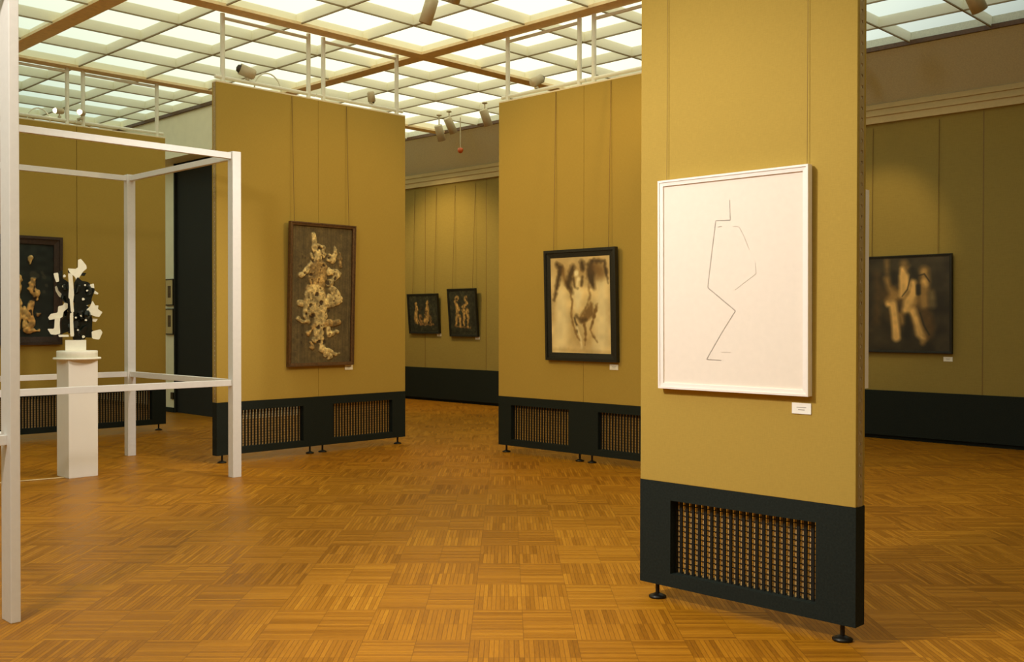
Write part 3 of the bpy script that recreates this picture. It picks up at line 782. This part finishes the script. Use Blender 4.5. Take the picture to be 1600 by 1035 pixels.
for pts in ([(240, 420, 26), (260, 430, 20)], [(300, 400, 10), (320, 440, 14)], [(315, 550, 12)], [(330, 500, 12)]):
    cv.stroke((66, 62, 48), pts, 0.8, 0.02, None, 0.02)
nz = cv.noise(0.03)
cv.img = np.where(cv.mask[..., None] > 0.5, cv.img * (0.7 + 0.6 * nz)[..., None], cv.img)
for pts in ([(245, 510, 8), (240, 545, 6)], [(250, 600, 14), (235, 612, 10)], [(245, 660, 6)], [(215, 690, 6), (225, 720, 4)]):
    cv.stroke((50, 34, 20), pts, 0.9, 0.012, None, 0.02)
cv.build('relief_panel', MAT['relief'], pd, -cw / 2, 0.09, -0.02, 0.03)

# --- two small mounted prints on the cream strip by the door
def small_print(label, z, hh):
    p = picture('mounted_print', label, 'picture', XK - 0.001, 15.665, z, FACE_X, 0.0, None)
    MB().box(-0.125, 0.125, -0.02, 0, 0, hh).build('mat_board', MAT['mat_card'], p)
    frame_bars(0.27, -0.018, hh + 0.036, 0.016, 0.026).build('frame', MAT['outlet'], p)
    MB().box(-0.045, 0.055, -0.0225, -0.02, hh * 0.28, hh * 0.76).build('print', MAT['sepia'], p)
small_print('upper of two small mounted prints on the cream strip beside the black door', 1.76, 0.40)
small_print('lower of two small mounted prints on the cream strip beside the black door', 1.285, 0.39)

# ------------------------------------------------------------------ white open display frames
def display_frame(label, cx, cy, sx, sy, px, py, height, zlow, rl):
    root = thing('display_frame', label, 'display frame', (cx, cy, 0), (0, 0, 0), 'white open display frames')
    hx, hy = sx / 2, sy / 2
    for ax in (-1, 1):
        for ay in (-1, 1):
            MB().box(ax * hx - px / 2, ax * hx + px / 2, ay * hy - py / 2, ay * hy + py / 2, 0, height, 0.004).build('post', MAT['white'], root)
    for z in (zlow, height - rl * 0.72):
        for ay in (-1, 1):
            MB().box(-hx + px / 2, hx - px / 2, ay * hy - rl * 0.4, ay * hy + rl * 0.4, z - rl / 2, z + rl / 2, 0.003).build('rail', MAT['white'], root)
        for ax in (-1, 1):
            MB().box(ax * hx - rl * 0.4, ax * hx + rl * 0.4, -hy + py / 2, hy - py / 2, z - rl / 2, z + rl / 2, 0.003).build('rail', MAT['white'], root)
    return root
display_frame('white open post-and-rail frame standing round the sculpture pedestal', 5.125 - 1.11, 8.72 + 1.105, 2.22, 2.21, 0.09, 0.09, 3.11, 0.905, 0.058)
display_frame('white open frame cut off by the left edge, its tall post nearest the viewer', 1.885 - 1.1, 5.335 + 1.1, 2.2, 2.2, 0.048, 0.125, 3.16, 0.905, 0.05)

# ------------------------------------------------------------------ pedestal and sculpture
PX, PY = 4.095, 9.855
ped = MB().box(-0.14, 0.14, -0.14, 0.14, 0.0, 1.125, 0.006)
ped = tag(ped.build('pedestal', MAT['pedestal'], None, (PX, PY, 0)), 'tall square cream pedestal under the black and white sculpture', 'pedestal')
va = math.atan2(PY, PX) - PI / 2           # the sculpture faces the middle of the hall
sc = thing('abstract_sculpture', 'jagged black and white shard sculpture on a round cream base', 'sculpture', (PX, PY, 1.125), (0, 0, va))
MB().lathe([(0, 0), (0.213, 0), (0.216, 0.008), (0.213, 0.018), (0, 0.018)], n=48).build('base_plate', MAT['base_white'], sc)
MB().lathe([(0, 0.018), (0.184, 0.018), (0.184, 0.078), (0.180, 0.083), (0, 0.083)], n=48).build('base_disc', MAT['base_white'], sc)
MB().box(-0.105, 0.080, -0.06, 0.06, 0.083, 0.185, 0.004).build('base_block', MAT['base_white'], sc)
K = 0.001184
def sp(x, y): return ((x - 354) * K, 0.185 + (772 - y) * K)
WH = [
    ([(362, 120), (385, 112), (425, 165), (428, 190), (400, 215), (385, 240), (350, 295), (340, 260), (300, 225), (285, 192), (345, 195), (362, 180)], -0.02),
    ([(180, 235), (215, 228), (222, 300), (200, 305), (190, 275)], -0.05), ([(190, 340), (205, 330), (215, 370), (240, 400), (240, 430), (220, 420), (195, 375)], 0.02),
    ([(288, 230), (320, 240), (325, 300), (332, 400), (325, 470), (332, 545), (308, 545), (300, 440), (290, 430), (295, 350)], -0.09),
    ([(215, 500), (250, 490), (260, 470), (285, 475), (285, 515), (255, 540), (245, 590), (150, 610), (140, 590), (160, 560), (210, 550)], -0.05),
    ([(190, 590), (230, 590), (225, 640), (230, 720), (195, 728), (160, 725), (135, 680), (185, 680)], -0.07), ([(215, 728), (290, 728), (295, 744), (220, 746)], -0.08),
    ([(300, 560), (325, 540), (325, 620), (332, 742), (303, 742)], -0.09), ([(450, 320), (480, 312), (485, 350), (460, 345)], -0.04), ([(480, 362), (515, 388), (510, 400), (482, 394)], 0.0),
    ([(450, 500), (470, 450), (490, 490), (515, 490), (510, 520), (545, 545), (520, 585), (490, 580), (430, 555), (425, 525)], -0.06),
    ([(470, 595), (510, 600), (495, 625), (470, 620)], -0.03), ([(462, 702), (530, 685), (545, 710), (520, 770), (466, 760)], -0.05)]
BK = [
    ([(220, 215), (250, 210), (245, 270), (300, 310), (300, 420), (320, 540), (300, 570), (300, 700), (240, 720), (235, 610), (290, 560), (270, 440), (230, 380), (200, 330), (210, 300), (225, 290)], -0.02),
    ([(330, 310), (360, 260), (390, 290), (440, 300), (490, 360), (465, 430), (460, 480), (420, 490), (425, 560), (470, 590), (465, 690), (485, 700), (480, 755), (400, 750), (385, 772), (320, 772), (330, 640), (325, 540), (335, 450)], -0.03),
    ([(380, 225), (425, 225), (410, 250), (380, 245)], 0.0), ([(135, 615), (190, 610), (190, 670), (145, 650)], -0.02), ([(285, 205), (312, 225), (290, 235)], 0.0)]
rnd = random.Random(7)
white, black = [], []
def solid(store, poly, y0, y1, fn=None):
    q = []
    for a, b in zip(poly, poly[1:] + poly[:1]):                  # worn, rounded corners
        q += [(a[0] * 0.89 + b[0] * 0.11, a[1] * 0.89 + b[1] * 0.11), (a[0] * 0.11 + b[0] * 0.89, a[1] * 0.11 + b[1] * 0.89)]
    poly = q
    m = MB(); m.prism(poly, y0, y1, fn) if fn else m.prism(poly, y0, y1); store.append(m)
for poly, y0 in WH: solid(white, [sp(*p) for p in poly], y0, y0 + 0.055)
for poly, y0 in BK: solid(black, [sp(*p) for p in poly], y0, y0 + 0.075)
for (x, y, r_) in ((400, 440, 14), (430, 370, 9), (415, 325, 9), (385, 575, 9), (400, 745, 13), (420, 610, 9), (260, 255, 13), (252, 340, 9), (360, 690, 9), (345, 590, 8)):
    poly = [(x + r_ * (0.7 + 0.5 * rnd.random()) * math.cos(a * 1.05), y + r_ * (0.7 + 0.5 * rnd.random()) * math.sin(a * 1.05)) for a in range(6)]
    solid(white, [sp(*p) for p in poly], -0.075, -0.025)
def shard(store, c, r_, th, ang):
    k = rnd.randint(5, 7)
    rot = Matrix.Rotation(ang, 3, 'Z') @ Matrix.Rotation(rnd.uniform(-0.3, 0.3), 3, 'X')
    poly = [(r_ * rnd.uniform(0.5, 1.2) * math.cos(2 * PI * i / k), r_ * rnd.uniform(0.6, 1.5) * math.sin(2 * PI * i / k)) for i in range(k)]
    solid(store, poly, -th / 2, th / 2, lambda p: rot @ p + Vector(c))
for _ in range(48):                                              # the dark core has depth: splinters set at all angles
    x, y = rnd.choice([(rnd.uniform(345, 450), rnd.uniform(320, 745)), (rnd.uniform(255, 300), rnd.uniform(330, 690)), (rnd.uniform(290, 460), rnd.uniform(560, 750))])
    px_, pz_ = sp(x, y); shard(black, (px_, rnd.uniform(-0.07, 0.12), pz_), rnd.uniform(0.02, 0.05), rnd.uniform(0.015, 0.03), rnd.uniform(0, PI))
for _ in range(14):
    px_, pz_ = sp(rnd.uniform(260, 460), rnd.uniform(280, 740)); shard(white, (px_, rnd.uniform(0.04, 0.11), pz_), rnd.uniform(0.02, 0.05), 0.025, rnd.uniform(0, PI))
core = MB().tube((0, 0.02, 0.185), (0.005, 0.02, 0.62), 0.035, 10, 0.02).build('core_rod', MAT['shard_black'], sc)
for m in black: m.build('black_shard', MAT['shard_black'], sc)
for m in white: m.build('white_shard', MAT['shard_white'], sc)

cd = MB(); pts = [Vector((2.2, 10.02, 0.006)), Vector((2.9, 9.93, 0.006)), Vector((3.5, 9.875, 0.006)), Vector((3.95, 9.80, 0.006))]
cd.path(pts, 0.006, 8)
tag(cd.build('floor_cord', MAT['cord']), 'thin pale cord on the parquet running left from the cream pedestal', 'cord')

# ------------------------------------------------------------------ spotlights
def spot_body(root, origin, direction, length=0.25, r=0.064, mat='spot'):
    """hollow can with a rim, open at the far end"""
    d = Vector(direction).normalized()
    b = MB().lathe([(0, 0), (r * 0.9, 0), (r, 0.012), (r, length), (r * 0.93, length), (r * 0.9, length - 0.09), (0, length - 0.09)], axis=(origin, d), n=28)
    return b.build('lamp_can', MAT[mat], root)

def ceiling_spot(label, x, y, ztop, direction, length=0.25, r=0.064, power=None, colr=SPOT_WARM, cone=60, soft=0.06):
    """stem from the ceiling grid, swivel and can; origin at the grid"""
    root = thing('ceiling_spotlight', label, 'spotlight', (x, y, ZG), (0, 0, 0), 'cylindrical ceiling spotlights')
    z0 = ztop - ZG
    d = Vector(direction).normalized()
    MB().tube((0, 0, 0), (0, 0, z0 - 0.01), 0.010, 10).lathe([(0, 0), (0.04, 0), (0.04, -0.02), (0, -0.02)], n=20).build('stem', MAT['spot'], root)
    o = Vector((0, 0, z0)) - d * 0.07
    spot_body(root, o, d, length, r)
    MB().lathe([(0, -0.018), (0.016, -0.01), (0.016, 0.01), (0, 0.018)], (0, 0, z0 + 0.0), 12).build('swivel', MAT['inner'], root)
    MB().lathe([(0, 0), (r * 0.8, 0.0), (r * 0.5, 0.03), (0, 0.035)], axis=(o + d * (length - 0.088), d), n=20).build('bulb', MAT['bulb'] if power else MAT['inner'], root)
    if power:
        ld = bpy.data.lights.new('spot_lamp', 'SPOT'); ld.energy = power; ld.color = colr; ld.spot_size = R(cone); ld.spot_blend = 0.7; ld.shadow_soft_size = soft
        lo = bpy.data.objects.new('lamp', ld); COL.objects.link(lo); lo.parent = root
        lo.location = o + d * (length + 0.02); lo.rotation_euler = d.to_track_quat('-Z', 'Y').to_euler()
    return root

def vdir(a, b, z): return rt * a + fw * b + Vector((0, 0, z))
ceiling_spot('large cylinder spotlight hanging above the gap between the two panel pairs', 6.54, 7.50, 4.56, vdir(-0.33, 0.15, -1.0))
ceiling_spot('cylinder spotlight cut off by the top edge beside the large hanging one', 6.50, 7.06, 4.66, vdir(-0.30, 0.55, -0.75))
ceiling_spot('left one of the two spotlights hanging close together by the back wall', 10.66, 12.02, 4.50, vdir(0.25, 0.4, -1.0))
ceiling_spot('right one of the two spotlights hanging close together by the back wall', 10.58, 11.70, 4.56, vdir(0.45, 0.4, -1.0))
ceiling_spot('single spotlight above the left edge of the middle panel', 10.53, 10.86, 4.56, vdir(0.35, 0.3, -1.0))
ceiling_spot('spotlight at the upper right corner hanging above the right-hand wall', 9.96, 3.66, 4.62, vdir(0.5, 0.25, -0.75), 0.27, 0.075)
for (p, t, pw_, cone, soft, colr, lab) in SPOTS:
    ceiling_spot(lab, p[0], p[1], p[2], Vector(t) - Vector(p), 0.2, 0.055, pw_, colr, cone, soft)
rb = MB().lathe([(0, -0.05), (0.03, -0.04), (0.045, -0.01), (0.04, 0.03), (0, 0.045)], n=20)
rr = thing('red_ceiling_lamp', 'small red-orange lamp below the paired spotlights near the back wall', 'lamp', (11.05, 11.95, ZG))
rb.build('lamp_glass', MAT['red'], rr, (0, 0, -0.52)); MB().tube((0, 0, 0), (0, 0, -0.48), 0.008, 8).build('stem', MAT['spot'], rr)

# small lamps clipped to the panel rails
def rail_spot(label, x, y, z, direction, ln=0.11, r=0.04, lit=False, arm=0.0):
    root = thing('rail_spotlight', label, 'spotlight', (x, y, z), (0, 0, 0), 'small lamps clipped to the panel rails')
    d = Vector(direction).normalized()
    o = Vector((0, 0, 0.075))
    MB().tube((0, 0, -0.002), (0, 0, 0.06), 0.009, 8).box(-0.016, 0.016, -0.018, 0.018 + arm, -0.012, 0.012).build('clamp', MAT['spot'], root)
    MB().lathe([(0, 0), (r * 0.75, 0), (r, 0.02), (r, ln), (r * 0.9, ln), (r * 0.85, ln * 0.5), (0, ln * 0.5)], axis=(o - d * ln * 0.5, d), n=20).build('lamp_can', MAT['spot'], root)
    MB().lathe([(0, -r * 0.8), (r * 0.6, -r * 0.6), (r * 0.85, 0), (r * 0.6, r * 0.6), (0, r * 0.8)], axis=(o + d * ln * 0.45, d), n=16).build('bulb', MAT['bulb'] if lit else MAT['inner'], root)
    return root
rz_ = 4.084
rail_spot('left one of the two lit lamps on top of the panel behind the white frame', 5.26, YD + 0.045, rz_, vdir(-0.45, -0.55, -0.05), lit=True)
rail_spot('right one of the two lit lamps on top of the panel behind the white frame', 5.50, YD - 0.05, rz_, vdir(-0.05, -1, -0.05), lit=True, arm=0.09)
rail_spot('small spotlight on the rail at the right of the left panel pair', 7.50, YA + 0.045, rz_, vdir(0.1, 0.3, -1.0), 0.12, 0.045)
rail_spot('pale spotlight tilted on the rail at the left of the left panel pair', 5.84, YA + 0.045, rz_, vdir(-0.7, -0.4, 0.25), 0.17, 0.06)
rail_spot('pale spotlight on the rail above the middle panel pair', XB + 0.045, 7.72, rz_, vdir(0.5, 0.3, 0.3), 0.15, 0.05)
# slack cable looped over the left panel pair
def loop(c, ax, r_, z, label):
    m = MB(); pts = []
    for i in range(15):
        a = PI * i / 14
        pts.append(Vector((c[0], c[1], z)) + Vector(ax) * (-math.cos(a) * r_) + Vector((0, 0, math.sin(a) * r_ * 1.15)))
    m.path(pts, 0.008, 8)
    tag(m.build('lamp_cable', MAT['tube']), label, 'cable', 'white lamp cables on the panel tops')
loop((6.12, YA + 0.087), (1, 0, 0), 0.17, 4.004, 'white lamp cable looped above the left panel pair')
loop((5.02, YD + 0.087), (1, 0, 0), 0.14, 4.004, 'white lamp cable looped beside the lit lamps on the rear panel')
